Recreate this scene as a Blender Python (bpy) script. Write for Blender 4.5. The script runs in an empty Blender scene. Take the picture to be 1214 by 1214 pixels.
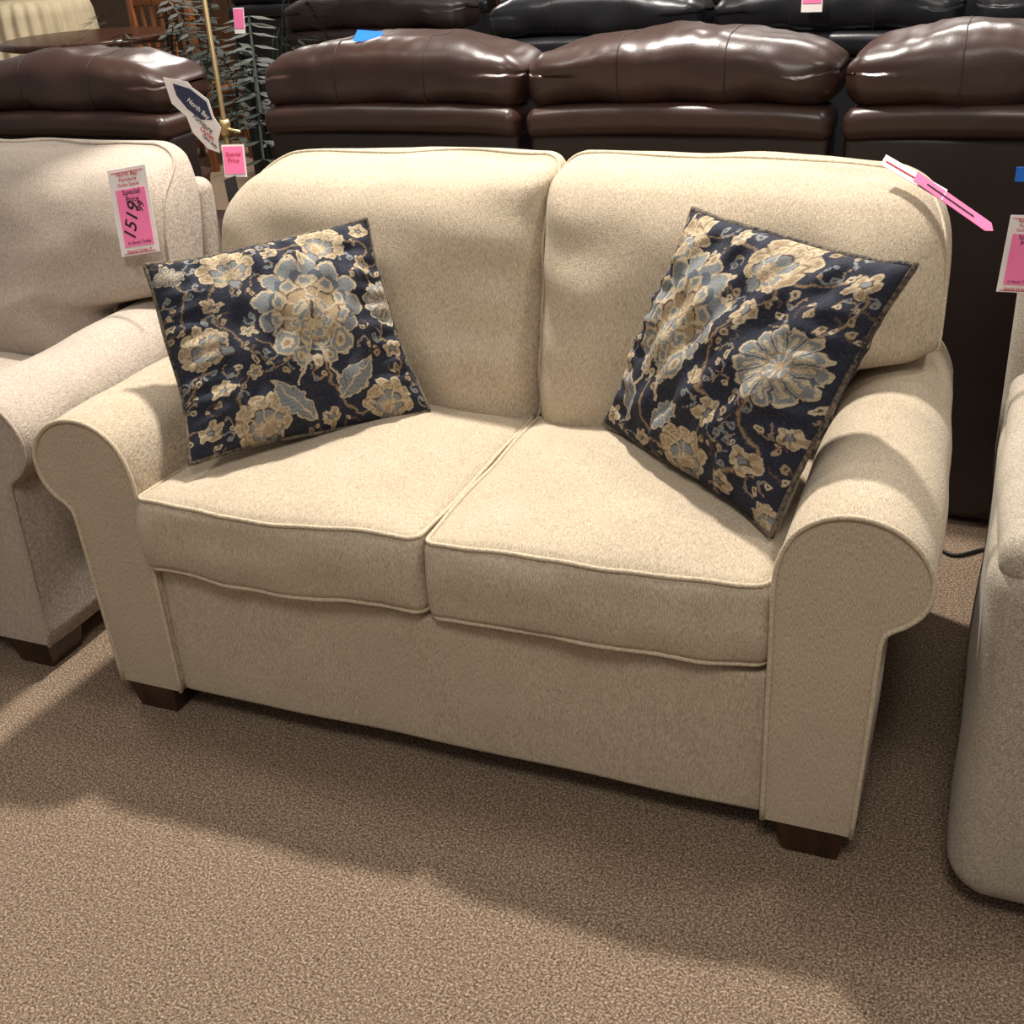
import bpy, math, random
import numpy as np
from mathutils import Vector, Matrix, noise
random.seed(3)
scene = bpy.context.scene

# ------------------------------------------------------------ helpers
def lin(c):
    return tuple(((v/255)/12.92 if v/255 <= .04045 else ((v/255+.055)/1.055)**2.4) for v in c)

def link(o, parent=None):
    scene.collection.objects.link(o)
    if parent: o.parent = parent
    return o

def empty(name):
    e = bpy.data.objects.new(name, None); e.empty_display_size = .1
    return link(e)

def mesh_obj(name, verts, faces, mat, parent=None, smooth=True, flat=()):
    me = bpy.data.meshes.new(name)
    me.from_pydata([tuple(v) for v in verts], [], faces)
    if smooth:
        fl = set(flat)
        for i, p in enumerate(me.polygons): p.use_smooth = i not in fl
    me.materials.append(mat)
    me.update()
    return link(bpy.data.objects.new(name, me), parent)

def axis_pts(h, r, n, m):
    inner = list(np.linspace(-(h-r), h-r, n+1))
    outer = [h-r+r*math.tan(math.pi/4*k/m) for k in range(1, m+1)]
    return [-v for v in reversed(outer)]+inner+outer

def rbox(name, c, h, r, mat, parent=None, n=(12, 12, 12), m=4, warp=None, rot=None):
    A = [axis_pts(h[i], r, n[i], m) for i in range(3)]
    verts, faces, idx = [], [], {}
    c = Vector(c)
    def vid(p):
        k = (round(p[0], 5), round(p[1], 5), round(p[2], 5))
        if k in idx: return idx[k]
        q = [max(-(h[i]-r), min(h[i]-r, p[i])) for i in range(3)]
        d = Vector([p[i]-q[i] for i in range(3)])
        v = Vector(q)+d.normalized()*r
        if warp: v = warp(v.copy())
        if rot: v = rot @ v
        idx[k] = len(verts); verts.append(v+c)
        return idx[k]
    for a in range(3):
        b, d = (a+1) % 3, (a+2) % 3
        for s in (-1, 1):
            for i in range(len(A[b])-1):
                for j in range(len(A[d])-1):
                    q = []
                    for (ii, jj) in ((i, j), (i+1, j), (i+1, j+1), (i, j+1)):
                        p = [0, 0, 0]; p[a] = s*h[a]; p[b] = A[b][ii]; p[d] = A[d][jj]
                        q.append(vid(p))
                    if s < 0: q.reverse()
                    faces.append(q)
    return mesh_obj(name, verts, faces, mat, parent)

def tube(name, pts, rad, mat, parent=None, closed=False, seg=8, rads=None):
    pts = [Vector(p) for p in pts]; n = len(pts)
    verts, faces = [], []
    prev = None
    for i, p in enumerate(pts):
        if closed: t = pts[(i+1) % n]-pts[i-1]
        else: t = pts[min(i+1, n-1)]-pts[max(i-1, 0)]
        if t.length < 1e-9: t = Vector((0, 0, 1))
        t.normalize()
        if prev is None:
            a = Vector((0, 0, 1)) if abs(t.z) < .9 else Vector((1, 0, 0))
            u = (a-t*a.dot(t)).normalized()
        else:
            u = (prev-t*prev.dot(t)).normalized()
        prev = u; w = t.cross(u)
        rr = rads[i] if rads else rad
        for k in range(seg):
            an = 2*math.pi*k/seg
            verts.append(p+(u*math.cos(an)+w*math.sin(an))*rr)
    for i in range(n if closed else n-1):
        for k in range(seg):
            a = i*seg+k; b = i*seg+(k+1) % seg
            i2 = (i+1) % n
            faces.append((a, b, i2*seg+(k+1) % seg, i2*seg+k))
    if not closed:
        faces.append(tuple(reversed(range(seg)))); faces.append(tuple(range((n-1)*seg, n*seg)))
    return mesh_obj(name, verts, faces, mat, parent)

def rrect(hx, hy, r, n=14, m=6):
    out = []
    for (sx, sy, a0) in ((1, -1, -90), (1, 1, 0), (-1, 1, 90), (-1, -1, 180)):
        cx, cy = sx*(hx-r), sy*(hy-r)
        for k in range(m+1):
            a = math.radians(a0+90*k/m)
            out.append((cx+r*math.cos(a), cy+r*math.sin(a)))
    res = []
    for i in range(len(out)):
        p, q = out[i], out[(i+1) % len(out)]
        d = math.hypot(q[0]-p[0], q[1]-p[1])
        k = max(1, int(d/.02))
        for j in range(k): res.append((p[0]+(q[0]-p[0])*j/k, p[1]+(q[1]-p[1])*j/k))
    return res

def catmull(P, sub=6, closed=False):
    out = []; n = len(P)
    rng = n if closed else n-1
    for i in range(rng):
        g = lambda k: Vector(P[k % n]) if closed else Vector(P[max(0, min(n-1, k))])
        p0, p1, p2, p3 = g(i-1), g(i), g(i+1), g(i+2)
        for j in range(sub):
            t = j/sub
            out.append(.5*((2*p1)+(-p0+p2)*t+(2*p0-5*p1+4*p2-p3)*t*t+(-p0+3*p1-3*p2+p3)*t**3))
    if not closed: out.append(Vector(P[-1]))
    return out

def sst(x, a, b):
    t = max(0, min(1, (x-a)/(b-a))); return t*t*(3-2*t)

def lathe(name, prof, c, mat, parent=None, seg=32, pleat=0, pn=30):
    verts, faces = [], []
    if pleat: seg = pn*6
    for (r, z) in prof:
        for k in range(seg):
            a = 2*math.pi*k/seg
            rr = r*(1+pleat*math.sin(a*pn))
            verts.append((c[0]+rr*math.cos(a), c[1]+rr*math.sin(a), c[2]+z))
    for i in range(len(prof)-1):
        for k in range(seg):
            k2 = (k+1) % seg
            faces.append((i*seg+k, i*seg+k2, (i+1)*seg+k2, (i+1)*seg+k))
    faces.append(tuple(reversed(range(seg)))); faces.append(tuple(range((len(prof)-1)*seg, len(prof)*seg)))
    return mesh_obj(name, verts, faces, mat, parent, flat=(len(faces)-1, len(faces)-2))

# ------------------------------------------------------------ materials
def new_mat(name):
    m = bpy.data.materials.new(name); m.use_nodes = True
    nt = m.node_tree; b = nt.nodes['Principled BSDF']
    return m, nt, b

def simple(name, col, rough=.5, spec=.5, metal=0):
    m, nt, b = new_mat(name)
    tc = nt.nodes.new('ShaderNodeTexCoord'); nz = nt.nodes.new('ShaderNodeTexNoise'); nz.inputs['Scale'].default_value = 12
    nt.links.new(tc.outputs['Object'], nz.inputs['Vector'])
    rp = nt.nodes.new('ShaderNodeValToRGB')
    c = lin(col)
    rp.color_ramp.elements[0].position = .3; rp.color_ramp.elements[1].position = .7
    rp.color_ramp.elements[0].color = tuple(v*.9 for v in c)+(1,); rp.color_ramp.elements[1].color = tuple(min(1, v*1.06) for v in c)+(1,)
    nt.links.new(nz.outputs['Fac'], rp.inputs['Fac']); nt.links.new(rp.outputs['Color'], b.inputs['Base Color'])
    b.inputs['Roughness'].default_value = rough; b.inputs['Specular IOR Level'].default_value = spec; b.inputs['Metallic'].default_value = metal
    return m

def fabric(name, dark, light, scale=(760, 150, 150), bump=.35, blot=.035):
    m, nt, b = new_mat(name)
    N, L = nt.nodes, nt.links
    tc = N.new('ShaderNodeTexCoord'); mp = N.new('ShaderNodeMapping'); mp.inputs['Scale'].default_value = scale
    L.new(tc.outputs['Object'], mp.inputs['Vector'])
    n1 = N.new('ShaderNodeTexNoise'); n1.inputs['Scale'].default_value = 1; n1.inputs['Detail'].default_value = 3; n1.inputs['Roughness'].default_value = .6
    L.new(mp.outputs[0], n1.inputs['Vector'])
    n2 = N.new('ShaderNodeTexNoise'); n2.inputs['Scale'].default_value = 14; n2.inputs['Detail'].default_value = 5
    L.new(tc.outputs['Object'], n2.inputs['Vector'])
    n3 = N.new('ShaderNodeTexNoise'); n3.inputs['Scale'].default_value = 420; n3.inputs['Detail'].default_value = 1
    L.new(tc.outputs['Object'], n3.inputs['Vector'])
    rp = N.new('ShaderNodeValToRGB'); e = rp.color_ramp.elements
    e[0].position = .32; e[1].position = .68; e[0].color = lin(dark)+(1,); e[1].color = lin(light)+(1,)
    ad = N.new('ShaderNodeMath'); ad.operation = 'ADD'
    s2 = N.new('ShaderNodeMath'); s2.operation = 'MULTIPLY_ADD'; s2.inputs[1].default_value = blot*3; s2.inputs[2].default_value = -blot*1.5
    L.new(n2.outputs['Fac'], s2.inputs[0]); L.new(n1.outputs['Fac'], ad.inputs[0]); L.new(s2.outputs[0], ad.inputs[1])
    L.new(ad.outputs[0], rp.inputs['Fac']); L.new(rp.outputs[0], b.inputs['Base Color'])
    a2 = N.new('ShaderNodeMath'); a2.operation = 'ADD'; L.new(n1.outputs['Fac'], a2.inputs[0]); L.new(n3.outputs['Fac'], a2.inputs[1])
    bp = N.new('ShaderNodeBump'); bp.inputs['Strength'].default_value = bump; bp.inputs['Distance'].default_value = .003
    L.new(a2.outputs[0], bp.inputs['Height']); L.new(bp.outputs[0], b.inputs['Normal'])
    b.inputs['Roughness'].default_value = .9; b.inputs['Specular IOR Level'].default_value = .15
    b.inputs['Sheen Weight'].default_value = .12; b.inputs['Sheen Roughness'].default_value = .5
    return m

def leather(name, col, rough=.33):
    m, nt, b = new_mat(name)
    N, L = nt.nodes, nt.links
    tc = N.new('ShaderNodeTexCoord')
    n1 = N.new('ShaderNodeTexNoise'); n1.inputs['Scale'].default_value = 4; n1.inputs['Detail'].default_value = 3
    L.new(tc.outputs['Object'], n1.inputs['Vector'])
    v = N.new('ShaderNodeTexVoronoi'); v.inputs['Scale'].default_value = 260
    L.new(tc.outputs['Object'], v.inputs['Vector'])
    rp = N.new('ShaderNodeValToRGB'); c = lin(col); e = rp.color_ramp.elements
    e[0].position = .3; e[1].position = .75
    e[0].color = tuple(x*.75 for x in c)+(1,); e[1].color = tuple(x*1.25 for x in c)+(1,)
    L.new(n1.outputs['Fac'], rp.inputs['Fac']); L.new(rp.outputs[0], b.inputs['Base Color'])
    bp = N.new('ShaderNodeBump'); bp.inputs['Strength'].default_value = .10; bp.inputs['Distance'].default_value = .001
    L.new(v.outputs['Distance'], bp.inputs['Height'])
    b2 = N.new('ShaderNodeBump'); b2.inputs['Strength'].default_value = .3; b2.inputs['Distance'].default_value = .02
    L.new(n1.outputs['Fac'], b2.inputs['Height']); L.new(bp.outputs[0], b2.inputs['Normal']); L.new(b2.outputs[0], b.inputs['Normal'])
    b.inputs['Roughness'].default_value = rough
    return m

def wood(name, c1, c2, rough=.35):
    m, nt, b = new_mat(name)
    N, L = nt.nodes, nt.links
    tc = N.new('ShaderNodeTexCoord'); mp = N.new('ShaderNodeMapping'); mp.inputs['Scale'].default_value = (30, 30, 4)
    L.new(tc.outputs['Object'], mp.inputs['Vector'])
    n1 = N.new('ShaderNodeTexNoise'); n1.inputs['Scale'].default_value = 1.5; n1.inputs['Detail'].default_value = 5
    L.new(mp.outputs[0], n1.inputs['Vector'])
    rp = N.new('ShaderNodeValToRGB'); e = rp.color_ramp.elements
    e[0].position = .35; e[1].position = .65; e[0].color = lin(c1)+(1,); e[1].color = lin(c2)+(1,)
    L.new(n1.outputs['Fac'], rp.inputs['Fac']); L.new(rp.outputs[0], b.inputs['Base Color'])
    b.inputs['Roughness'].default_value = rough
    return m

def carpet():
    m, nt, b = new_mat('carpet_pile')
    N, L = nt.nodes, nt.links
    tc = N.new('ShaderNodeTexCoord')
    n1 = N.new('ShaderNodeTexNoise'); n1.inputs['Scale'].default_value = 250; n1.inputs['Detail'].default_value = 4; n1.inputs['Roughness'].default_value = .8
    n2 = N.new('ShaderNodeTexVoronoi'); n2.inputs['Scale'].default_value = 250
    n3 = N.new('ShaderNodeTexNoise'); n3.inputs['Scale'].default_value = 3; n3.inputs['Detail'].default_value = 4
    for n in (n1, n2, n3): L.new(tc.outputs['Object'], n.inputs['Vector'])
    rp = N.new('ShaderNodeValToRGB'); e = rp.color_ramp.elements
    e[0].position = .36; e[0].color = lin((80, 63, 50))+(1,)
    e[1].position = .64; e[1].color = lin((232, 208, 182))+(1,)
    k = e.new(.5); k.color = lin((150, 127, 106))+(1,)
    L.new(n1.outputs['Fac'], rp.inputs['Fac'])
    hs = N.new('ShaderNodeHueSaturation'); hs.inputs['Saturation'].default_value = .0; L.new(n2.outputs['Color'], hs.inputs['Color'])
    mx = N.new('ShaderNodeMixRGB'); mx.blend_type = 'MULTIPLY'; mx.inputs['Fac'].default_value = .42
    L.new(rp.outputs[0], mx.inputs[1]); L.new(hs.outputs[0], mx.inputs[2])
    mx2 = N.new('ShaderNodeMixRGB'); mx2.blend_type = 'MULTIPLY'; mx2.inputs['Fac'].default_value = .12
    L.new(mx.outputs[0], mx2.inputs[1]); L.new(n3.outputs['Fac'], mx2.inputs[2])
    L.new(mx2.outputs[0], b.inputs['Base Color'])
    bp = N.new('ShaderNodeBump'); bp.inputs['Strength'].default_value = .9; bp.inputs['Distance'].default_value = .005
    L.new(n1.outputs['Fac'], bp.inputs['Height']); L.new(bp.outputs[0], b.inputs['Normal'])
    b.inputs['Roughness'].default_value = .95; b.inputs['Specular IOR Level'].default_value = .1
    return m

M_beige = fabric('beige_chenille', (153, 137, 116), (204, 189, 166))
M_beige_p = fabric('beige_piping', (168, 152, 128), (212, 197, 172), scale=(300, 300, 300), blot=.02)
M_grey = fabric('taupe_chenille', (150, 136, 122), (194, 181, 167))
M_grey_p = fabric('taupe_piping', (140, 126, 113), (188, 174, 160), scale=(300, 300, 300), blot=.02)
M_rec = fabric('grey_tweed', (132, 122, 107), (182, 171, 154), scale=(330, 330, 330), blot=.04)
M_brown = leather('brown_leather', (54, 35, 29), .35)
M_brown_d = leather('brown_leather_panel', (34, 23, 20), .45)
M_black = leather('black_leather', (27, 27, 31), .33)
M_thread = simple('seam_thread', (34, 20, 16), .6)
M_foot = wood('dark_walnut', (38, 22, 14), (66, 40, 24))
M_wood = wood('cherry_wood', (120, 70, 38), (160, 100, 58))
M_dwood = wood('mahogany', (50, 28, 18), (84, 48, 30), .25)
M_white = simple('tag_paper', (226, 218, 214), .6)
M_pink = simple('pink_paper', (240, 118, 166), .6)
M_red = simple('red_ink', (190, 40, 60), .6)
M_ink = simple('black_ink', (25, 22, 30), .6)
M_navy = simple('navy_ink', (38, 42, 70), .6)
M_dark = simple('charcoal_card', (44, 44, 50), .6)
M_blue = simple('blue_plastic', (20, 110, 210), .4)
M_brass = simple('brass', (172, 150, 108), .35, .5, .8)
M_cream = simple('cream_cloth', (205, 190, 160), .9, .1)
M_leaf = simple('palm_green', (30, 40, 27), .6)
M_pot = simple('terracotta', (90, 60, 44), .7)
M_wall = simple('wall_paint', (110, 92, 76), .9, .1)
M_wire = simple('cable', (12, 12, 12), .5)

# ------------------------------------------------------------ room
mesh_obj('floor', [(-9, -5, 0), (8, -5, 0), (8, 9, 0), (-9, 9, 0)], [(0, 1, 2, 3)], carpet(), smooth=False)
mesh_obj('wall_back', [(-9, 9, 0), (8, 9, 0), (8, 9, 3.4), (-9, 9, 3.4), (-9, 9.1, 0), (8, 9.1, 0), (8, 9.1, 3.4), (-9, 9.1, 3.4)],
         [(0, 1, 2, 3), (7, 6, 5, 4), (3, 2, 6, 7), (0, 3, 7, 4), (1, 5, 6, 2), (0, 4, 5, 1)], M_wall, smooth=False)

# ------------------------------------------------------------ rolled arm loveseat
ARM = [(.560, .064), (.560, .20), (.560, .38), (.560, .49), (.566, .54), (.585, .583), (.622, .612), (.667, .621), (.713, .611), (.750, .584),
       (.771, .548), (.773, .515), (.764, .486), (.745, .464), (.724, .449), (.714, .432), (.711, .39), (.706, .25), (.698, .064)]

def nz(p, s, a):
    return noise.noise(Vector(p)*s)*a

def build_loveseat(ox, oy, MF, MP, seed=0., shoulder=.50):
    root = empty('loveseat')
    O = Vector((ox, oy, 0))
    so = Vector((seed*7.1, seed*3.3, 0))
    prof = catmull([Vector((x, z, 0)) for x, z in ARM], 4)
    n = len(prof)
    nor = []
    for i in range(n):
        t = prof[min(i+1, n-1)]-prof[max(i-1, 0)]
        t.normalize(); nor.append(Vector((-t.y, t.x, 0)))
    for side, nm in ((1, 'arm_right'), (-1, 'arm_left')):
        st = [(0, -.004), (.006, 0), (.02, .002), (.06, .004)]+[(y, .005) for y in np.linspace(.12, .72, 14)]+[(.80, .002), (.835, -.004)]
        verts, faces = [], []
        for (y, off) in st:
            for i, p in enumerate(prof):
                q = p+nor[i]*off
                tp = 1-.030*max(0, (q.x-.56)/.2)*max(0, y-.1)/.7/.76
                v = Vector((q.x*tp*side, y, q.y))
                if .03 < y < .8 and q.y > .2:
                    d = nz(v+so, 7, .007)
                    v += Vector((nor[i].x*side, 0, nor[i].y))*d
                verts.append(v+O)
        for k in range(len(st)-1):
            for i in range(n):
                i2 = (i+1) % n
                f = [k*n+i, k*n+i2, (k+1)*n+i2, (k+1)*n+i]
                if side > 0: f.reverse()
                faces.append(f)
        c0 = list(range(n)); c1 = list(range((len(st)-1)*n, len(st)*n))
        if side > 0: c1.reverse()
        else: c0.reverse()
        faces += [c0, c1]
        mesh_obj(nm, verts, faces, MF, root, flat=(len(faces)-1, len(faces)-2))
        tube(nm+'_piping', [Vector((p.x*side, -.001, p.y))+O for p in prof], .0042, MP, root)
        fx = .635*side
        for fy in (.055, .78):
            a, b2, h = .054, .043, .066
            vv = [(fx-b2, fy-b2, 0), (fx+b2, fy-b2, 0), (fx+b2, fy+b2, 0), (fx-b2, fy+b2, 0),
                  (fx-a, fy-a, h), (fx+a, fy-a, h), (fx+a, fy+a, h), (fx-a, fy+a, h)]
            mesh_obj('foot', [Vector(v)+O for v in vv], [(3, 2, 1, 0), (4, 5, 6, 7), (0, 1, 5, 4), (1, 2, 6, 5), (2, 3, 7, 6), (3, 0, 4, 7)], M_foot, root, smooth=False)
    def wr(p):
        if p.y < 0: p.y += nz(p+so, 5, .006)
        return p
    rbox('front_rail', O+Vector((0, .40, .198)), (.562, .39, .136), .012, MF, root, (30, 6, 8), 3, wr)
    # seat cushions
    hx, hy, hz, r = .2785, .265, .0725, .02
    for side, nm in ((-1, 'seat_cushion_left'), (1, 'seat_cushion_right')):
        def w(p, side=side):
            x, y, z = p
            cr = max(0, 1-(x/hx)**2)*max(0, 1-(y/hy)**4)
            if z > 0: p.z += .032*cr*min(1, z/hz)
            fx = 1-(x/hx)**2
            if y < 0:
                p.y -= .012*max(0, fx)*(-y/hy)**3
                p.y -= .012*max(0, 1-(z/hz)**2)*(-y/hy)**6
                p.y += nz(Vector((x*1.5+side, 0, z*2))+so, 9, .008)*(-y/hy)**3
            p.z += .005*math.sin((x+side*.1)*13)*(sst(-y, .0, hy))
            p.z += nz(Vector((x+side*2, y, 0))+so, 6, .010)
            p.z += (-.004 if side < 0 else .010)*sst(side*x, 0, hx)
            p.y += (-.008 if side < 0 else .010)*sst(side*x, 0, hx)*sst(-y, 0, hy)
            return p
        C = O+Vector((side*.2795, .257, .418))
        rbox(nm, C, (hx, hy, hz), r, MF, root, (18, 18, 6), 3, w)
        for zz, pn in ((1, 'top'), (-1, 'bottom')):
            loop = rrect(hx-.3*r+.002, hy-.3*r+.002, r)
            tube(nm+'_piping_'+pn, [C+w(Vector((x, y, zz*(hz-.3*r+.002)))) for x, y in loop], .0040, MP, root, closed=True)
    # back cushions
    bx, by, bz, br = .2795, .100, .243, .036
    for side, nm in ((-1, 'back_cushion_left'), (1, 'back_cushion_right')):
        def w(p, side=side):
            x, y, z = p
            xs = x*side
            s = (z+bz)/(2*bz)
            front = sst(-y, -by, by)
            fx, fz = max(0, 1-abs(x/bx)**3), max(0, 1-abs(z/bz)**3)
            p.y -= .050*fx*fz*front
            # crest and side edges roll back softly
            p.y += .050*front*max(0, z/bz)**6
            p.y += .018*front*abs(x/bx)**8
            p.z -= .012*front*max(0, z/bz)**4
            q = max(0, z/bz)
            ext = .160*sst(z, -.090, -.045)*(1-shoulder*q**4.0)
            p.x += side*ext*(xs+bx)/(2*bx)
            o = max(0, (xs-.5*bx)/(.5*bx))
            if z > 0: p.z -= .012*(o**2.)*q
            p.z += q*(.003*math.cos(x*9+side+seed)+.003*math.sin(x*23+seed))
            p.y += .105*s
            v = Vector((x+side*3, 0, z))+so
            p.y += (nz(v, 5.5, .018)+nz(v, 12, .008))*front
            p.z += nz(Vector((x+side*5, y*2, 0))+so, 8, .007)*s*s
            p.y += .004*math.sin(z*55+x*20)*front*sst(-xs, .12, .24)
            return p
        C = O+Vector((side*.281, .577, .703))
        rbox(nm, C, (bx, by, bz), br, MF, root, (22, 8, 22), 6, w)
        pts = []
        for x, z in rrect(bx, bz, br, m=8):
            yy = -.066+.090*sst(z, .14, .235)
            e = max(0, abs(yy)-(by-br)); rr = math.sqrt(max(0, br*br-e*e))/br
            qx = max(-(bx-br), min(bx-br, x)); qz = max(-(bz-br), min(bz-br, z))
            pts.append(C+w(Vector((qx+(x-qx)*rr, yy, qz+(z-qz)*rr))))
        tube(nm+'_welt', pts, .0040, MP, root, closed=True)
    rbox('back_frame', O+Vector((0, .795, .46)), (.69, .045, .39), .03, MF, root, (10, 3, 10), 4)
    return root

sofa = build_loveseat(0, 0, M_beige, M_beige_p, 0)
sofa2 = build_loveseat(-1.625, .05, M_grey, M_grey_p, 1.7, .35)

# ------------------------------------------------------------ floral throw pillows
NAVY = np.array(lin((39, 41, 54))); CREAM = np.array(lin((188, 171, 143))); TAN = np.array(lin((144, 121, 95)))
GREY = np.array(lin((128, 131, 132))); BLUE = np.array(lin((92, 98, 107))); GOLD = np.array(lin((160, 139, 109))); BROWN = np.array(lin((90, 75, 66)))

def smooth_noise(U, V, k, rs):
    g = rs.rand(k+2, k+2)-.5
    a, b = U*k, V*k
    i, j = np.clip(a.astype(int), 0, k-1), np.clip(b.astype(int), 0, k-1)
    fa, fb = a-i, b-j
    fa = fa*fa*(3-2*fa); fb = fb*fb*(3-2*fb)
    return (g[i, j]*(1-fa)*(1-fb)+g[i+1, j]*fa*(1-fb)+g[i, j+1]*(1-fa)*fb+g[i+1, j+1]*fa*fb)

def paint(U, V, motifs, vines, seed):
    rs = np.random.RandomState(seed)
    u = U+.022*smooth_noise(U, V, 14, rs)+.016*smooth_noise(U, V, 34, rs)+.009*smooth_noise(U, V, 90, rs)
    v = V+.022*smooth_noise(U, V, 14, rs)+.016*smooth_noise(U, V, 34, rs)+.009*smooth_noise(U, V, 90, rs)
    col = np.ones(U.shape+(3,))*NAVY
    def put(mask, c): col[mask] = c
    def curve(P, wd, c1, c2):
        d = np.full(U.shape, 9.)
        for p in P: d = np.minimum(d, (u-p[0])**2+(v-p[1])**2)
        put(d < wd**2, c1)
        if c2 is not None: put(d < (wd*.55)**2, c2)
    for pts, wd in vines:
        curve([(p.x, p.y) for p in catmull([Vector((a, b, 0)) for a, b in pts], 16)], wd, BROWN, TAN)
    done = [(m[1], m[2], m[3]*.95) for m in motifs]
    cnt = 0
    for _ in range(2500):
        if cnt > 60: break
        x, y = rs.rand(2)
        if any((x-a)**2+(y-b)**2 < (c+.024)**2 for a, b, c in done): continue
        cnt += 1; done.append((x, y, .026))
        a0 = rs.rand()*6.28; sg = rs.choice([-1, 1]); R = .026+.014*rs.rand()
        P = [(x+R*(.35+t)*math.cos(a0+sg*t*4.2)*.8, y+R*(.35+t)*math.sin(a0+sg*t*4.2)*.8) for t in np.linspace(0, 1, 14)]
        curve(P, .005, [TAN, BROWN, GREY][cnt % 3], None)
        for e, rr in ((0, .014), (8, .009)):
            d = np.hypot(u-P[e][0], v-P[e][1]); put(d < rr, [CREAM, GOLD, GREY][(cnt+e) % 3]); put(d < rr*.4, BROWN)
    for mt in motifs:
        k, cx, cy, R = mt[:4]; rot = mt[4] if len(mt) > 4 else 0
        x0, y0 = u-cx, v-cy
        if k == 'leaf':
            c, s = math.cos(rot), math.sin(rot)
            a, b = x0*c+y0*s, -x0*s+y0*c
            b = b+.10*R*np.sin(a/R*1.6)
            t = np.clip((a/R+1)/2, 0, 1)
            wv = .40*R*np.sin(np.pi*t**.8)*(1+.20*np.abs(np.sin(a/R*9)))
            ins = (np.abs(a) < R)
            put(ins & (np.abs(b) < wv), CREAM)
            put(ins & (np.abs(b) < wv-.008), GREY)
            put(ins & (np.abs(b) < wv-.008) & (np.abs(np.sin((a-np.abs(b)*1.1)/R*15)) < .25), BLUE)
            put(ins & (np.abs(b) < .0035), CREAM)
            continue
        c, s = math.cos(rot), math.sin(rot)
        x, y = x0*c+y0*s, -x0*s+y0*c
        d = np.hypot(x, y); th = np.arctan2(y, x)
        if k == 'daisy':
            n = 13
            ct = np.abs(np.cos(n*th/2))
            rr = R*(.80+.20*ct**.6)
            put(d < rr, CREAM)
            put((d < rr*.95) & (ct < .34), BLUE)
            put((d < rr*.9) & (ct > .55) & (d > R*.35), GREY)
            put((d < rr*.75) & (ct > .86), CREAM)
            put(d < R*.36, TAN); put(d < R*.31, GREY); put((d < R*.31) & (np.cos(th*9) > .4), CREAM); put(d < R*.13, GOLD)
        elif k == 'bud':
            ct = np.abs(np.cos(2.5*th))
            rr = R*(.66+.34*ct)
            put(d < rr, CREAM); put((d < rr*.85) & (ct > .75) & (d > R*.35), GOLD); put(d < rr*.38, BROWN); put(d < rr*.25, GREY)
        elif k in ('flower', 'medallion'):
            big = k == 'medallion'
            if big: layers = ((1., 13, CREAM, .0), (.955, 13, GREY, .0), (.80, 13, BLUE, .5), (.73, 11, CREAM, .5), (.55, 9, BROWN, 0), (.525, 9, GOLD, 0), (.40, 7, CREAM, .5), (.26, 7, GREY, 0), (.19, 5, CREAM, 0))
            else: layers = ((1., 9, CREAM, 0), (.80, 9, TAN, .5), (.765, 9, CREAM, .5), (.58, 7, BROWN, 0), (.54, 7, GREY, 0), (.36, 5, CREAM, .5), (.17, 5, GOLD, 0))
            asp = .86 if big else 1
            for kk, n, cc, ph in layers:
                yy = (y+(1-kk)*R*.42)*asp
                dd = np.hypot(x, yy); t2 = np.arctan2(yy, x)
                ct = np.abs(np.cos(n*t2/2+ph*math.pi/2))
                rr = kk*R*(.82+.18*ct**.6)*(1-.18*np.clip(-np.sin(t2), 0, 1))
                m = dd < rr
                put(m, cc)
                put(m & (np.abs(np.cos(n*t2/2+ph*math.pi/2+math.pi/2)) > .975) & (dd > rr*.5), TAN if cc is CREAM else CREAM)
                if cc is CREAM: put(m & (dd < rr*.93) & (dd > rr*.78) & (ct > .75), GOLD if not big else GREY)
            if big:
                put((np.abs(x) < R*.04) & (y < R*.05) & (y > -R*.30), BROWN)
                for sx in (-1, 1):
                    for (ax, ay, rr) in ((.52, -.72, .27), (.26, -.98, .20)):
                        q = np.hypot((x-sx*R*ax)*1.2, (y-R*ay))
                        put(q < R*rr, CREAM); put(q < R*rr*.82, GREY); put(q < R*rr*.5, CREAM); put(q < R*rr*.25, TAN)
                    q = np.abs(x-sx*(.05*R+.42*np.clip(-y-R*.75, 0, R)))
                    put((q < .007) & (y < -R*.75) & (y > -R*1.5), CREAM)
                for (ay, rr) in ((1.08, .13), (-1.12, .12)):
                    q = np.hypot(x*1.5, y-R*ay); put(q < R*rr, CREAM); put(q < R*rr*.5, TAN)
            else:
                q = np.hypot(x*1.3, y+R*.80)
                put(q < R*.26, BROWN); put(q < R*.21, GREY)
    nse = rs.rand(*U.shape)
    row = rs.rand(U.shape[0])[:, None]*.2
    col = col*(.72+.36*nse[..., None]+row[..., None]*.6)
    fl = (rs.rand(*U.shape) > .93)
    fl = fl | np.roll(fl, 1, 1)
    col[fl] = col[fl]*.6+GREY*.15
    return np.clip(col, 0, 1)

def pillow_mat():
    m, nt, b = new_mat('floral_tapestry')
    N, L = nt.nodes, nt.links
    at = N.new('ShaderNodeVertexColor'); at.layer_name = 'Col'
    tc = N.new('ShaderNodeTexCoord')
    n1 = N.new('ShaderNodeTexNoise'); n1.inputs['Scale'].default_value = 450; L.new(tc.outputs['Object'], n1.inputs['Vector'])
    mx = N.new('ShaderNodeMixRGB'); mx.blend_type = 'MULTIPLY'; mx.inputs['Fac'].default_value = .25
    L.new(at.outputs['Color'], mx.inputs[1]); L.new(n1.outputs['Fac'], mx.inputs[2])
    L.new(mx.outputs[0], b.inputs['Base Color'])
    bp = N.new('ShaderNodeBump'); bp.inputs['Strength'].default_value = .4; bp.inputs['Distance'].default_value = .002
    L.new(n1.outputs['Fac'], bp.inputs['Height']); L.new(bp.outputs[0], b.inputs['Normal'])
    b.inputs['Roughness'].default_value = .85; b.inputs['Specular IOR Level'].default_value = .2
    return m
M_pil = pillow_mat()
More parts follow.
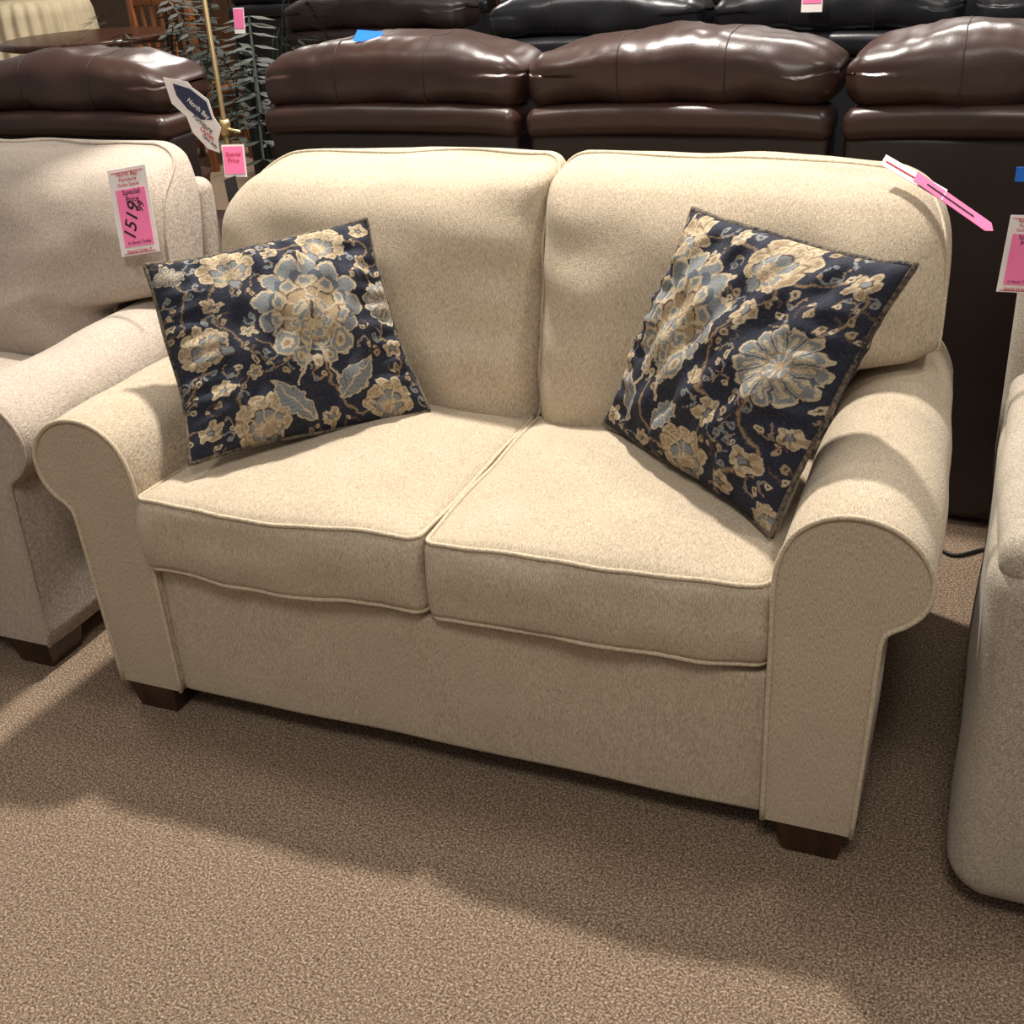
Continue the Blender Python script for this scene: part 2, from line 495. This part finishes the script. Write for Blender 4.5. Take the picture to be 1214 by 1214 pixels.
M_pipe = fabric('navy_piping', (34, 32, 38), (120, 106, 88), scale=(160, 160, 160), blot=.3)

def build_pillow(BL, BR, TR, TL, thick, motifs, vines, seed, n=440):
    root = empty('throw_pillow')
    BL, BR, TR, TL = [np.array(p) for p in (BL, BR, TR, TL)]
    nrm = np.cross(BR-BL, TL-BL); nrm /= np.linalg.norm(nrm)
    def surf(u, v, s):
        a, b = 2*u-1, 2*v-1
        pin = .06
        uu = .5+(a*(1-pin*(1-b**2)+.010*np.sin(b*5+seed)))/2; vv = .5+(b*(1-pin*(1-a**2)+.010*np.sin(a*4+seed)))/2
        P = (BL*((1-uu)*(1-vv))[..., None]+BR*(uu*(1-vv))[..., None]+TR*(uu*vv)[..., None]+TL*((1-uu)*vv)[..., None])
        t = thick*(np.clip((1-a**2), 0, 1)**.5*np.clip((1-b**2), 0, 1)**.5)
        wr = .007*np.sin(a*9+b*4+seed)*np.sin(b*7-a*3+seed*2)+.004*np.sin(a*17-b*11+seed)
        edge = np.clip((1-a**2)*(1-b**2)*4, 0, 1)
        pk = .005*np.sin(a*34+seed)*np.clip(np.abs(b)-.55, 0, 1)*2.5+.005*np.sin(b*34)*np.clip(np.abs(a)-.55, 0, 1)*2.5
        t = t+(wr+pk)*edge
        und = .008*np.sin(a*3+seed*3)*np.sin(b*2.5+seed)
        return P+nrm*(s*t+und)[..., None]
    for s, nm, k in ((1, 'front', n), (-1, 'back', 140)):
        g = np.linspace(0, 1, k)
        g = .5+.5*np.sin((g-.5)*math.pi*.94)/math.sin(math.pi*.47)
        V, U = np.meshgrid(g, g, indexing='ij')
        P = surf(U, V, s).reshape(-1, 3)
        col = paint(U, V, motifs, vines, int(seed*10)).reshape(-1, 3)
        i = np.arange(k*k).reshape(k, k)
        q = np.stack([i[:-1, :-1], i[:-1, 1:], i[1:, 1:], i[1:, :-1]], -1).reshape(-1, 4)
        if s < 0: q = q[:, ::-1]
        me = bpy.data.meshes.new('pillow_'+nm)
        me.vertices.add(k*k); me.vertices.foreach_set('co', P.astype(np.float32).ravel())
        me.loops.add(q.size); me.loops.foreach_set('vertex_index', q.astype(np.int32).ravel())
        me.polygons.add(len(q)); me.polygons.foreach_set('loop_start', np.arange(0, q.size, 4, dtype=np.int32))
        me.update(calc_edges=True); me.validate()
        me.polygons.foreach_set('use_smooth', np.ones(len(q), dtype=bool))
        ca = me.color_attributes.new('Col', 'FLOAT_COLOR', 'POINT')
        ca.data.foreach_set('color', np.c_[col, np.ones(len(col))].astype(np.float32).ravel())
        me.materials.append(M_pil); me.update()
        link(bpy.data.objects.new('pillow_'+nm, me), root)
    t = np.linspace(0, 1, 50)[:-1]
    z, o = np.zeros_like(t), np.ones_like(t)
    U = np.concatenate([t, o, 1-t, z]); V = np.concatenate([z, t, o, 1-t])
    P = surf(U, V, 1)
    tube('pillow_piping', [Vector(p) for p in P], .005, M_pipe, root, closed=True)
    return root

mot1 = [('flower', .30, .87, .125, .1), ('flower', .74, .90, .115, -.6), ('flower', .12, .50, .115, 1.), ('daisy', .96, .56, .12, 0), ('daisy', .07, .90, .06),
        ('flower', .30, .08, .125, .4), ('flower', .83, .07, .11, -.4), ('medallion', .59, .57, .24, -.1),
        ('leaf', .43, .15, .13, 2.4), ('leaf', .72, .21, .13, .85), ('bud', .20, .70, .045), ('bud', .90, .76, .05, 1), ('bud', .29, .31, .04, 2), ('bud', .15, .27, .05, 0), ('bud', .93, .32, .05, .5),
        ('bud', .50, .91, .04, .5), ('bud', .08, .10, .05, 1.5), ('bud', .94, .94, .05, 1), ('bud', .58, .05, .04, 1), ('bud', .31, .52, .04, 1)]
vin1 = [([(.3, .05), (.2, .2), (.3, .35), (.25, .5), (.18, .7), (.3, .85)], .009), ([(.6, .3), (.62, .15), (.7, .05), (.9, .1)], .009),
        ([(.8, .9), (.95, .85), (.9, .72), (.97, .55), (.9, .4), (.95, .28), (.85, .1)], .008), ([(.3, .9), (.45, .95), (.6, .9), (.75, .92)], .008), ([(.02, .3), (.1, .4), (.05, .6), (.1, .8), (.05, .95)], .007),
        ([(.35, .3), (.45, .35), (.38, .42), (.33, .46)], .006)]
mot2 = [('flower', .14, .88, .12, .3), ('flower', .60, .90, .13, -.4), ('daisy', .84, .57, .155, 0), ('flower', .58, .10, .12, .3), ('flower', .04, .30, .075, .9),
        ('medallion', .31, .60, .235, -.1), ('leaf', .17, .20, .125, 2.2), ('leaf', .44, .21, .125, .85), ('bud', .62, .71, .055, 0), ('bud', .66, .31, .06, 1), ('bud', .87, .20, .055, 2),
        ('bud', .92, .90, .05, 0), ('bud', .38, .95, .045, 1), ('bud', .55, .42, .04, 1), ('bud', .78, .08, .05, 0), ('bud', .96, .35, .04, 0), ('bud', .08, .07, .05, 0), ('bud', .30, .06, .04), ('flower', .97, .04, .06)]
vin2 = [([(.6, .9), (.7, .8), (.62, .7), (.55, .55), (.6, .4), (.66, .3), (.6, .1)], .009), ([(.6, .92), (.75, .85), (.9, .93), (.97, .8), (.9, .68), (.84, .58)], .009),
        ([(.84, .5), (.8, .35), (.9, .25), (.86, .18), (.75, .1)], .009), ([(.15, .9), (.3, .95), (.45, .93), (.6, .92)], .007), ([(.28, .32), (.3, .2), (.35, .1), (.55, .08)], .009), ([(.03, .3), (.02, .5), (.05, .7), (.13, .88)], .007)]
build_pillow((-.486, .070, .527), (-.188, .420, .512), (-.318, .50, .865), (-.640, .235, .832), .080, mot1, vin1, .4)
build_pillow((.165, .435, .520), (.534, .113, .512), (.693, .215, .908), (.313, .50, .905), .082, mot2, vin2, 2.1)

# ------------------------------------------------------------ leather recliner sofas seen from behind
def leather_row(name, centers, y0, MA, MB, W=.352, zt=0.0, seed=0):
    root = empty(name)
    H = .078
    for k, cx in enumerate(centers):
        def wh(p, cx=cx):
            x, y, z = p
            e = abs(x)/W
            if z > 0: p.z += -.045*e**4*(z/H)+.008*math.cos(x*9)
            p.y -= .020*max(0, 1-e**4)*(1 if y < 0 else 0)*(1-(z/H)**2)
            p += Vector((0, 1, 1))*nz(Vector((x*1+cx*3+seed, y, z)), 9, .011)
            p.z += nz(Vector((x*3+cx*3+seed, y*1.2, z)), 12, .004)
            return p
        C = Vector((cx, y0+.115, 1.022+zt))
        rbox('headrest', C, (W, .115, H), .052, MA, root, (40, 10, 8), 6, wh)
        for sx in (-.12, .12):
            r0 = .0525
            pts = [Vector((sx, -.1152, z)) for z in np.linspace(-.06, H-.055, 8)]+[Vector((sx, -.063-r0*math.cos(t), H-.052+r0*math.sin(t))) for t in np.linspace(.1, 1.5, 8)]+[Vector((sx, y, H+.0003)) for y in np.linspace(-.05, .06, 6)]
            tube('seam', [C+wh(p) for p in pts], .0016, M_thread, root, seg=6)
        def wl(p, cx=cx):
            p.z += .004*math.cos(p.x*6)-.01*(abs(p.x)/W)**6
            p.y -= .008*max(0, 1-(p.x/W)**2)
            p += Vector((0, 1, 0))*nz(Vector((p.x+cx*2, p.y, p.z+seed)), 7, .006)
            return p
        rbox('back_roll', (cx, y0+.050, .925+zt), (W-.004, .07, .034), .026, MA, root, (24, 4, 3), 5, wl)
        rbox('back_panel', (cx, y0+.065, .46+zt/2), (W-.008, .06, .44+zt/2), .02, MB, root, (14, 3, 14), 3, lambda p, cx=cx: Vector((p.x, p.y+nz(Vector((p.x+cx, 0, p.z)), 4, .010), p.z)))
        rbox('seat', (cx, y0+.50, .27), (W-.004, .34, .20), .05, MA, root, (6, 6, 4), 4)
    for s, cx in ((-1, centers[0]-W-.06), (1, centers[-1]+W+.06)):
        rbox('armrest', (cx, y0+.56, .32), (.06, .38, .29), .05, MA, root, (3, 8, 6), 4)
    return root
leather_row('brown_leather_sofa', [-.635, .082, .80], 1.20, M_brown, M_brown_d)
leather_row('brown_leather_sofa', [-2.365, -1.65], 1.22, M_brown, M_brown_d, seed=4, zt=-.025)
leather_row('black_leather_sofa', [-.50, .25, 1.0], 2.35, M_black, M_black, W=.36, zt=.02, seed=9)
leather_row('brown_leather_recliner', [-1.62], 2.95, M_brown_d, M_brown_d, W=.40, zt=.0, seed=2)
leather_row('black_leather_sofa', [-2.9, -2.1, -1.3, -.5, .3, 1.1], 4.4, M_black, M_black, W=.38, zt=.0, seed=12)

# ------------------------------------------------------------ grey recliner on the right
rec = empty('grey_recliner')
def wrec(p):
    p += Vector((1, 0, 1))*nz(p, 5, .010)
    if p.y < 0: p.y -= .03*sst(-p.z, -.2, .3)
    return p
rbox('arm_left', (.955, .33, .315), (.118, .36, .285), .06, M_rec, rec, (6, 14, 14), 5, wrec)
rbox('arm_right', (1.755, .33, .315), (.118, .36, .285), .06, M_rec, rec, (6, 14, 14), 5, wrec)
rbox('arm_pad_left', (.957, .31, .580), (.116, .330, .038), .034, M_rec, rec, (6, 14, 3), 5, lambda p: p+Vector((1, 0, 1))*nz(p, 6, .010))
rbox('arm_pad_right', (1.757, .31, .580), (.116, .330, .038), .034, M_rec, rec, (6, 14, 3), 5, lambda p: p+Vector((1, 0, 1))*nz(p, 6, .010))
rbox('seat_cushion', (1.355, .28, .38), (.285, .33, .11), .06, M_rec, rec, (10, 10, 6), 5, wrec)
rbox('footrest', (1.355, -.02, .20), (.28, .06, .16), .04, M_rec, rec, (10, 4, 6), 4)
rbox('base', (1.355, .38, .12), (.36, .33, .12), .03, M_rec, rec, (8, 8, 4), 3)
rbox('back', (1.355, .74, .66), (.52, .12, .36), .09, M_rec, rec, (12, 5, 12), 5, lambda p: Vector((p.x, p.y+.12*(p.z+.36), p.z))+Vector((0, 1, 0))*nz(p, 5, .012))

tube('power_cable', catmull([Vector(p) for p in ((.70, 1.14, .006), (.78, 1.05, .006), (.86, 1.10, .006), (.95, 1.05, .006), (1.10, 1.12, .006))], 8), .004, M_wire)

# ------------------------------------------------------------ tags and signs
def card(name, TL, TR, BL, mat, parent=None, th=.0012, poly=None, off=0):
    TL, TR, BL = Vector(TL), Vector(TR), Vector(BL)
    ax, ay = TR-TL, TL-BL
    nr = ax.cross(ay).normalized()
    poly = poly or [(0, 0), (1, 0), (1, 1), (0, 1)]
    base = [BL+ax*u+ay*v for u, v in poly]; n = len(base)
    verts = [b+nr*(off+th) for b in base]+[b+nr*off for b in base]
    faces = [tuple(range(n)), tuple(reversed(range(n, 2*n)))]
    for i in range(n): faces.append((i, n+i, n+(i+1) % n, (i+1) % n))
    return mesh_obj(name, verts, faces, mat, parent, smooth=False)

def text_on(parent, TL, TR, BL, s, u, v, size, mat, off=.003, rot=0, name='lettering', shear=0):
    TL, TR, BL = Vector(TL), Vector(TR), Vector(BL)
    ax, ay = (TR-TL), (TL-BL)
    X = ax.normalized(); Z = ax.cross(ay).normalized(); Y = Z.cross(X)
    cu = bpy.data.curves.new(name, 'FONT'); cu.body = s; cu.size = size; cu.align_x = 'CENTER'; cu.align_y = 'CENTER'; cu.offset = size*.012; cu.shear = shear
    cu.materials.append(mat)
    o = link(bpy.data.objects.new(name, cu), parent)
    P = BL+ax*u+ay*v+Z*off
    M = Matrix((X, Y, Z)).transposed().to_4x4(); M.translation = P
    o.matrix_world = M @ Matrix.Rotation(rot, 4, 'Z')
    return o

def price_tag(TL, TR, BL, price=None, cents=''):
    r = empty('price_tag')
    card('tag_card', TL, TR, BL, M_white, r)
    card('tag_sticker', TL, TR, BL, M_pink, r, poly=[(.14, .10), (.90, .10), (.90, .76), (.14, .76)], off=.0014)
    w = (Vector(TR)-Vector(TL)).length
    T = lambda *a, **k: text_on(r, TL, TR, BL, *a, **k)
    T('North Bay', .5, .93, w*.13, M_red); T('Furniture', .5, .87, w*.12, M_red); T('Outlet Special', .5, .81, w*.10, M_red)
    T('Special\nPrice', .54, .68, w*.17, M_ink)
    if price: T(price, .44, .40, w*.44, M_ink, rot=1.25, shear=.3); T(cents, .72, .53, w*.24, M_ink, rot=1.25, shear=.3)
    T('In Stock Today', .54, .14, w*.10, M_ink); T('Special Order $', .5, .045, w*.10, M_red)
    for zz in (.955, .02): card('tag_rule', TL, TR, BL, M_red, r, poly=[(.08, zz), (.92, zz), (.92, zz+.006), (.08, zz+.006)], off=.0014)
    return r
price_tag((-.975, .574, .9225), (-.889, .594, .934), (-.943, .528, .752), '1519.', '99')

# tag fanned out from the rear corner of the loveseat, seen almost edge on
t = empty('price_tag')
a, b, c = (.600, .655, .966), (.705, .620, .918), (.594, .634, .954)
card('tag_card', a, b, c, M_white, t)
card('tag_rule', a, b, c, M_red, t, poly=[(.05, .40), (.95, .40), (.95, .50), (.05, .50)], off=.0014)
a, b, c = (.655, .628, .945), (.785, .598, .868), (.651, .610, .934)
card('tag_sticker', a, b, c, M_pink, t, poly=[(0, 0), (.92, 0), (1, .45), (.95, 1), (0, 1)])
card('tag_rule', a, b, c, M_ink, t, poly=[(.15, .42), (.75, .42), (.75, .52), (.15, .52)], off=.0014)
price_tag((.806, .42, .930), (.861, .42, .930), (.800, .40, .82), None)
card('blue_clip', (.805, .55, .972), (.845, .55, .972), (.805, .55, .950), M_blue)
card('blue_label', (-.72, 1.26, 1.122), (-.65, 1.26, 1.116), (-.72, 1.23, 1.100), M_blue)

lamp = empty('floor_lamp')
tube('pole', [(-.965, 1.0, .03), (-.965, 1.0, .6), (-.965, 1.0, 1.9)], .006, M_brass, lamp)
lathe('lamp_base', [(.13, 0), (.13, .015), (.05, .03), (.01, .035)], (-.965, 1.0, 0), M_brass, lamp)
lathe('joint', [(.011, -.02), (.014, -.01), (.014, .01), (.011, .02)], (-.965, 1.0, .935), M_brass, lamp, 16)
tube('switch_stem', [(-1.0, .99, .935), (-.965, 1.0, .935), (-.91, .98, .93)], .004, M_brass, lamp)
lathe('lamp_shade', [(.16, 0), (.10, .2)], (-.965, 1.0, 1.85), M_cream, lamp)

sg = empty('hanging_sign')
sTL, sTR, sBL = (-1.065, .93, 1.065), (-.945, .95, 1.035), (-1.045, .92, .915)
pl = [(.0, .98), (.50, 1.0), (.56, .93), (.85, .80), (.88, .55), (.98, .40), (.86, .20), (.82, 0), (.60, .02), (.35, .22), (.30, .45), (.05, .60)]
card('sign_board', sTL, sTR, sBL, M_white, sg, poly=pl)
card('sign_flag', sTL, sTR, sBL, M_navy, sg, poly=[(.18, .92), (.52, .90), (.80, .76), (.84, .50), (.60, .46), (.36, .58), (.2, .75)], off=.0014)
text_on(sg, sTL, sTR, sBL, 'North Bay', .60, .62, .015, M_white, rot=-.5)
text_on(sg, sTL, sTR, sBL, 'Furniture', .62, .40, .015, M_ink, rot=-.5)
text_on(sg, sTL, sTR, sBL, 'Outlet', .66, .26, .015, M_red, rot=-.5)
text_on(sg, sTL, sTR, sBL, 'Open daily', .68, .15, .010, M_ink, rot=-.5)
t = empty('sale_tag')
a, b, c = (-.915, .905, .915), (-.860, .915, .915), (-.905, .885, .845)
card('tag_card', a, b, c, M_white, t); card('tag_sticker', a, b, c, M_pink, t, poly=[(.06, .10), (.94, .10), (.94, .94), (.06, .94)], off=.0014)
text_on(t, a, b, c, 'Special\nPrice', .5, .6, .014, M_red)
card('charcoal_hang_tag', (-.905, .88, .84), (-.875, .885, .85), (-.895, .87, .77), M_dark)
for (x, y, z, s) in ((-1.58, 2.0, 1.125, .04), (.17, 2.30, 1.155, .06)):
    t = empty('sale_tag')
    a, b, c = (x, y, z), (x+s, y, z), (x, y-.01, z-s*1.9)
    card('tag_card', a, b, c, M_white, t); card('tag_sticker', a, b, c, M_pink, t, poly=[(.05, .2), (.95, .2), (.95, .95), (.05, .95)], off=.0014)

# ------------------------------------------------------------ background furniture, top left
tb = empty('round_side_table')
lathe('table_top', [(.40, 0), (.44, .01), (.44, .03), (.42, .04)], (-3.75, 3.8, .84), M_dwood, tb, 48)
lathe('pedestal', [(.20, 0), (.18, .03), (.05, .10), (.04, .35), (.07, .5), (.05, .65), (.12, .84)], (-3.75, 3.8, 0), M_dwood, tb, 24)
sk = empty('skirted_table')
lathe('fringed_skirt', [(.50, .02), (.46, .5), (.42, .93), (.40, 1.0), (.05, 1.005)], (-5.0, 4.7, 0), M_cream, sk, pleat=.035, pn=34)
ch = empty('wooden_chair')
def bar(nm, c, h, mt=M_wood, rt=ch): rbox(nm, c, h, .008, mt, rt, (2, 2, 2), 2)
cx, cy = -3.95, 4.7
for sx in (-.2, .2):
    bar('rear_leg', (cx+sx, cy, .52), (.022, .022, .52)); bar('front_leg', (cx+sx, cy+.42, .22), (.022, .022, .22))
bar('top_rail', (cx, cy, 1.0), (.2, .015, .05)); bar('mid_rail', (cx, cy, .62), (.2, .012, .03)); bar('seat', (cx, cy+.21, .45), (.23, .23, .02))
for k in range(5): bar('slat', (cx-.13+.065*k, cy, .80), (.012, .008, .18))
et = empty('end_table')
bar('table_top', (-1.15, 2.45, .60), (.175, .22, .018), M_dwood, et); bar('lower_shelf', (-1.15, 2.45, .20), (.15, .19, .012), M_dwood, et); bar('drawer', (-1.15, 2.45, .52), (.155, .20, .06), M_dwood, et)
for sx in (-.145, .145):
    for sy in (-.19, .19): bar('leg', (-1.15+sx, 2.45+sy, .29), (.018, .018, .29), M_dwood, et)
cb = empty('wooden_cabinet')
rbox('cabinet_body', (-4.0, 5.9, .6), (.75, .25, .6), .015, M_wood, cb, (3, 3, 3), 2)
for sx in (-.37, .37): rbox('cabinet_door', (-4.0+sx, 5.64, .6), (.34, .012, .52), .008, M_dwood, cb, (2, 2, 2), 2)
cb = empty('wooden_cabinet')
rbox('cabinet_body', (-2.2, 5.9, .6), (.75, .25, .55), .015, M_dwood, cb, (3, 3, 3), 2)
for sx in (-.37, .37): rbox('cabinet_door', (-2.2+sx, 5.64, .6), (.34, .012, .48), .008, M_wood, cb, (2, 2, 2), 2)

def palm(cx, cy, hgt, seed, L0=.3, L1=.45):
    root = empty('potted_palm'); rs = random.Random(seed)
    lathe('pot', [(.12, 0), (.16, .28), (.17, .30), (.15, .30)], (cx, cy, 0), M_pot, root, 24)
    verts, faces = [], []
    for k in range(18):
        a = rs.uniform(0, 6.28); L = rs.uniform(L0, L1); h0 = hgt*rs.uniform(.45, .9)
        dx, dy = math.cos(a), math.sin(a)
        P = []
        for j in range(15):
            s = j/14
            P.append(Vector((cx+dx*L*s, cy+dy*L*s, .28+(h0)*min(1, s*2.2)+.12*math.sin(s*3.1)-.25*s*s)))
        for j in range(4, 15):
            for sd in (-1, 1):
                p = P[j]; side = Vector((-dy*sd, dx*sd, 0)); fw = Vector((dx, dy, -.3))
                l = .12*(1-.4*abs(j/14-.6))
                tip = p+side*l*.8+fw*l*.5; mid = p+(tip-p)*.4
                wv = (fw.cross(side)).cross(tip-p).normalized()*.013
                b = len(verts); verts += [p, mid+wv, tip, mid-wv]; faces.append((b, b+1, b+2, b+3))
        b = len(verts)
        for p in P: verts += [p+Vector((-dy, dx, 0))*.004, p-Vector((-dy, dx, 0))*.004]
        for j in range(14): faces.append((b+2*j, b+2*j+1, b+2*j+3, b+2*j+2))
    mesh_obj('fronds', verts, faces, M_leaf, root, smooth=False)
palm(-1.80, 2.42, 1.0, 1, .22, .36)
palm(-2.95, 3.3, .85, 5)

# ------------------------------------------------------------ lights
def area(name, loc, target, size, power, col=(1, .94, .86)):
    l = bpy.data.lights.new(name, 'AREA'); l.shape = 'DISK'; l.size = size; l.energy = power; l.color = col
    o = link(bpy.data.objects.new(name, l)); o.location = loc
    o.rotation_euler = (Vector(target)-Vector(loc)).to_track_quat('-Z', 'Y').to_euler()
    return o
area('front_fill_light', (-.35, 1.30, 3.2), (-.1, -.2, 0), .20, 145)
area('front_fill_light', (.9, -1.9, 3.2), (.4, -.6, .2), .8, 42)  # added soft fill for the front faces, not a real fixture
area('front_fill_light', (-1.6, .3, 3.2), (-1.2, .2, 0), .3, 22)
area('front_fill_light', (1.9, .6, 3.2), (1.2, .2, 0), .3, 24)
area('front_fill_light', (-3.0, 4.4, 3.2), (-3.5, 4.2, 0), .6, 80)
area('front_fill_light', (.3, 3.6, 3.2), (.2, 1.5, .5), .9, 80)  # added to brighten the highlight along the leather back rolls
w = bpy.data.worlds.new('showroom_ambient'); scene.world = w; w.use_nodes = True
w.node_tree.nodes['Background'].inputs[0].default_value = (1, .95, .90, 1)
w.node_tree.nodes['Background'].inputs[1].default_value = .24

# ------------------------------------------------------------ camera
cam = bpy.data.cameras.new('camera'); co = link(bpy.data.objects.new('camera', cam))
cam.sensor_fit = 'HORIZONTAL'; cam.sensor_width = 36; cam.lens = 36*1400/1214; cam.clip_start = .05
R = Matrix.Rotation(math.radians(23.83), 4, 'Z') @ Matrix.Rotation(math.radians(62.57), 4, 'X') @ Matrix.Rotation(math.radians(-3.79), 4, 'Z')
R.translation = (.805, -1.457, 1.385)
co.matrix_world = R
scene.camera = co
scene.view_settings.view_transform = 'Standard'
scene.view_settings.look = 'None'
